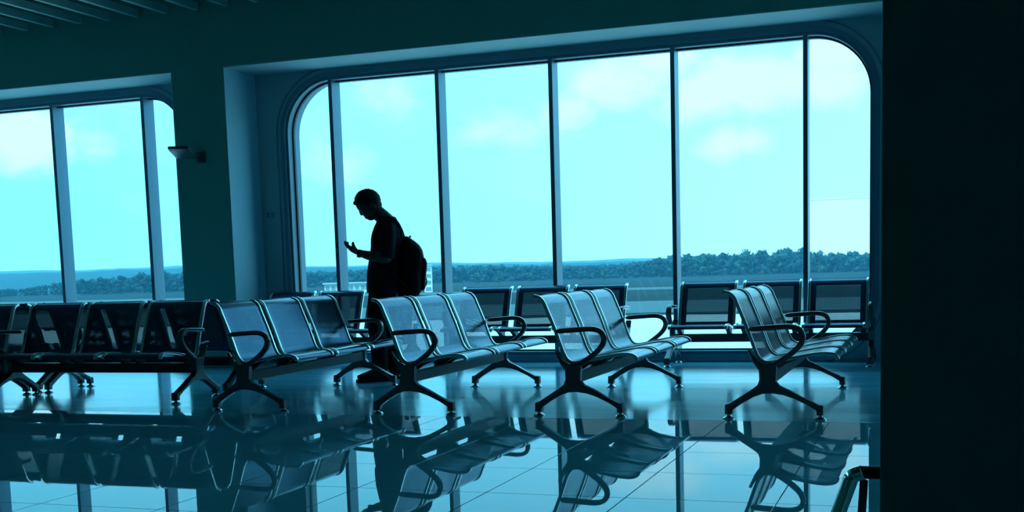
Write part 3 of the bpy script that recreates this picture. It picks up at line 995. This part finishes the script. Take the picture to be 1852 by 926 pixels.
fo = link_mesh('forest', mesh_np('forest', np.concatenate(Vs), np.concatenate(Fs)), 'leaf_b')
tag(fo, 'dense belt of trees along the far side of the airfield', 'forest', kind='stuff')
# trees that stand out of the belt
ORD = ['first', 'second', 'third', 'fourth', 'fifth', 'sixth', 'seventh', 'eighth', 'ninth', 'tenth', 'eleventh', 'twelfth', 'thirteenth']
def tree(deg, d, H, w, mat, label, grp):
    x, y = polar(deg, d)
    root = empty('tree', (x, y, GZ))
    tag(root, label, 'tree', grp)
    V, Fc = crown_data(0, 0, 0.06 * H, H * 1.0, w, 12, 420)
    link_mesh('crown', mesh_np('crown', V, Fc), mat, root)
    bm = bmesh.new()
    add_tube(bm, [(0, 0, 0), (0.05 * w, 0, H * 0.35), (0, 0.03 * w, H * 0.7)], [0.035 * H, 0.028 * H, 0.012 * H], 7)
    from_bm('trunk', bm, 'bark', root)
for i, (deg, d) in enumerate([(-12.6, 575), (-11.9, 582), (-11.1, 578), (-10.3, 585), (-9.5, 580), (-8.6, 584), (-7.7, 578), (-6.8, 583), (-5.9, 579), (-5.1, 584), (-4.4, 578), (-3.6, 583), (-2.8, 580)]):
    H = th(deg) * rng.uniform(0.97, 1.06)
    tree(deg, d, H, H * 0.42, 'leaf_a' if i % 2 else 'leaf_b', '%s tall broadleaf tree from the left in the tall right part of the tree belt' % ORD[i], 'tall trees on the right')
for i, (deg, d) in enumerate([(-39.6, 560), (-38.9, 566), (-38.0, 556), (-37.1, 562), (-36.2, 566), (-35.2, 558)]):
    H = th(deg) * rng.uniform(0.98, 1.08)
    tree(deg, d, H, H * 0.45, 'leaf_b', '%s round dark tree from the left in the belt seen through the left window' % ORD[i], 'dark trees on the left')
for i, (deg, d) in enumerate([(-21.4, 520), (-20.3, 526), (-18.8, 515), (-17.6, 522), (-16.3, 516), (-15.2, 525)]):
    H = rng.uniform(3.8, 5.2)
    tree(deg, d, H, H * 0.55, 'leaf_a', '%s low bush from the left standing before the middle of the tree belt' % ORD[i], 'low bushy trees in the middle')
# hills
def ridge(name, dist, prof, mat, label, amp):
    """hill with a rounded section, following heights given by direction"""
    bm = bmesh.new()
    rows = []
    N = 150
    for i in range(N + 1):
        a = prof[0][0] + (prof[-1][0] - prof[0][0]) * i / N
        h = prof[-1][1]
        for (a0, h0), (a1, h1) in zip(prof, prof[1:]):
            if a0 <= a <= a1:
                t = (a - a0) / (a1 - a0)
                t = t * t * (3 - 2 * t)
                h = h0 + (h1 - h0) * t
        h += amp * (math.sin(a * 2.1) + 0.6 * math.sin(a * 5.3 + 1) + 0.5 * rng.normal())
        r_ = []
        for dd, hh in ((-260, 0.0), (-160, 0.45), (-70, 0.85), (0, 1.0), (120, 0.8), (300, 0.0)):
            x, y = polar(a, dist + dd)
            r_.append(bm.verts.new((x, y, GZ + max(0.2, h * hh) - 0.2)))
        rows.append(r_)
    for i in range(N):
        for k in range(5):
            bm.faces.new((rows[i][k], rows[i + 1][k], rows[i + 1][k + 1], rows[i][k + 1]))
    o = from_bm(name, bm, mat, smooth=False)
    tag(o, label, kind='structure')
ridge('hills_far', 2600, [(-60, 34), (-46, 35), (-42, 35), (-40.2, 33), (-38, 34), (-35.5, 36), (-32, 30), (-27.5, 26), (-24, 28), (-20, 24), (-17, 22), (-14, 24), (-10, 20), (0, 18), (12, 16)], 'hill_green', 'low wooded hills on the horizon', 0.4)
ridge('hills_near', 1300, [(-60, 19), (-46, 18), (-41, 17.5), (-37, 18), (-34, 19), (-30, 15), (-26, 14.5), (-22, 14), (-18, 12), (-12, 12), (0, 10), (12, 10)], 'hill_green', 'wooded rise behind the tree belt', 0.35)

# low building and white tower at the field's edge
def building(name, deg, d, w, dep, h, roof_h, over, nwin, label, cat, storeys=1):
    x, y = polar(deg, d)
    root = empty(name, (x, y, GZ), R(-deg))
    tag(root, label, cat)
    wl = box('walls', 'bld_white', -w / 2, w / 2, 0, dep, 0, h, root)
    box('roof', 'bld_roof', -w / 2 - over, w / 2 + over, -over, dep + over, h, h + roof_h, root)
    for s in range(storeys):
        z0 = h * (s + 0.30) / storeys
        z1 = h * (s + 0.78) / storeys
        for k in range(nwin):
            cx = -w / 2 + w * (k + 0.5) / nwin
            ww = w / nwin * 0.32
            o = box('window', 'bld_white', cx - ww - 0.12, cx + ww + 0.12, -0.08, 0.02, z0 - 0.1, z1 + 0.1, root)
            box('pane', 'bld_glass', cx - ww, cx + ww, -0.12, -0.05, z0, z1, o)
    return root
building('low_building', -27.75, 395, 13.6, 8, 2.6, 0.5, 0.6, 7, 'long low white building with a flat roof left of the person', 'building')
building('white_tower', -23.75, 335, 2.3, 2.3, 7.4, 0.35, 0.25, 1, 'narrow white tower block right behind the backpack', 'building', storeys=4)

# big pale hangar behind the trees on the right
def hangar(deg, d, w, dep, h):
    x, y = polar(deg, d)
    root = empty('hangar', (x, y, GZ), R(-deg))
    tag(root, 'large white hangar wall rising behind the trees at the right end of the window', 'hangar')
    box('walls', 'bld_bright', -w / 2, w / 2, 0, dep, 0, h - 0.8, root)
    box('parapet', 'bld_bright', -w / 2 - 0.2, w / 2 + 0.2, -0.2, dep + 0.2, h - 0.8, h, root)
    box('plinth', 'bld_roof', -w / 2 - 0.1, w / 2 + 0.1, -0.1, dep + 0.1, 0, 1.2, root)
    for k in range(6):
        a = -w / 2 + 4 + (w - 8) * k / 6
        box('door_leaf', 'bld_bright', a, a + (w - 8) / 6 - 0.3, -0.14 - 0.05 * (k % 2), -0.02, 1.2, h * 0.2, root)
hangar(-3.55, 800, 60, 40, 46)
# summer haze lying over the airfield
bm = bmesh.new()
add_box(bm, -2500, 2500, 140, 4500, GZ - 1, 90)
hz = from_bm('haze', bm, None)
hm = bpy.data.materials.new('haze')
hm.use_nodes = True
hn = hm.node_tree
hn.nodes.clear()
ho = nd(hn, 'ShaderNodeOutputMaterial')
vs_ = nd(hn, 'ShaderNodeVolumeScatter')
vs_.inputs['Color'].default_value = (0.12, 0.62, 1.0, 1)
vs_.inputs['Density'].default_value = 0.00044
lk(hn, vs_.outputs[0], ho.inputs['Volume'])
hz.data.materials.append(hm)
tag(hz, 'thin blue haze over the airfield', 'haze', kind='stuff')
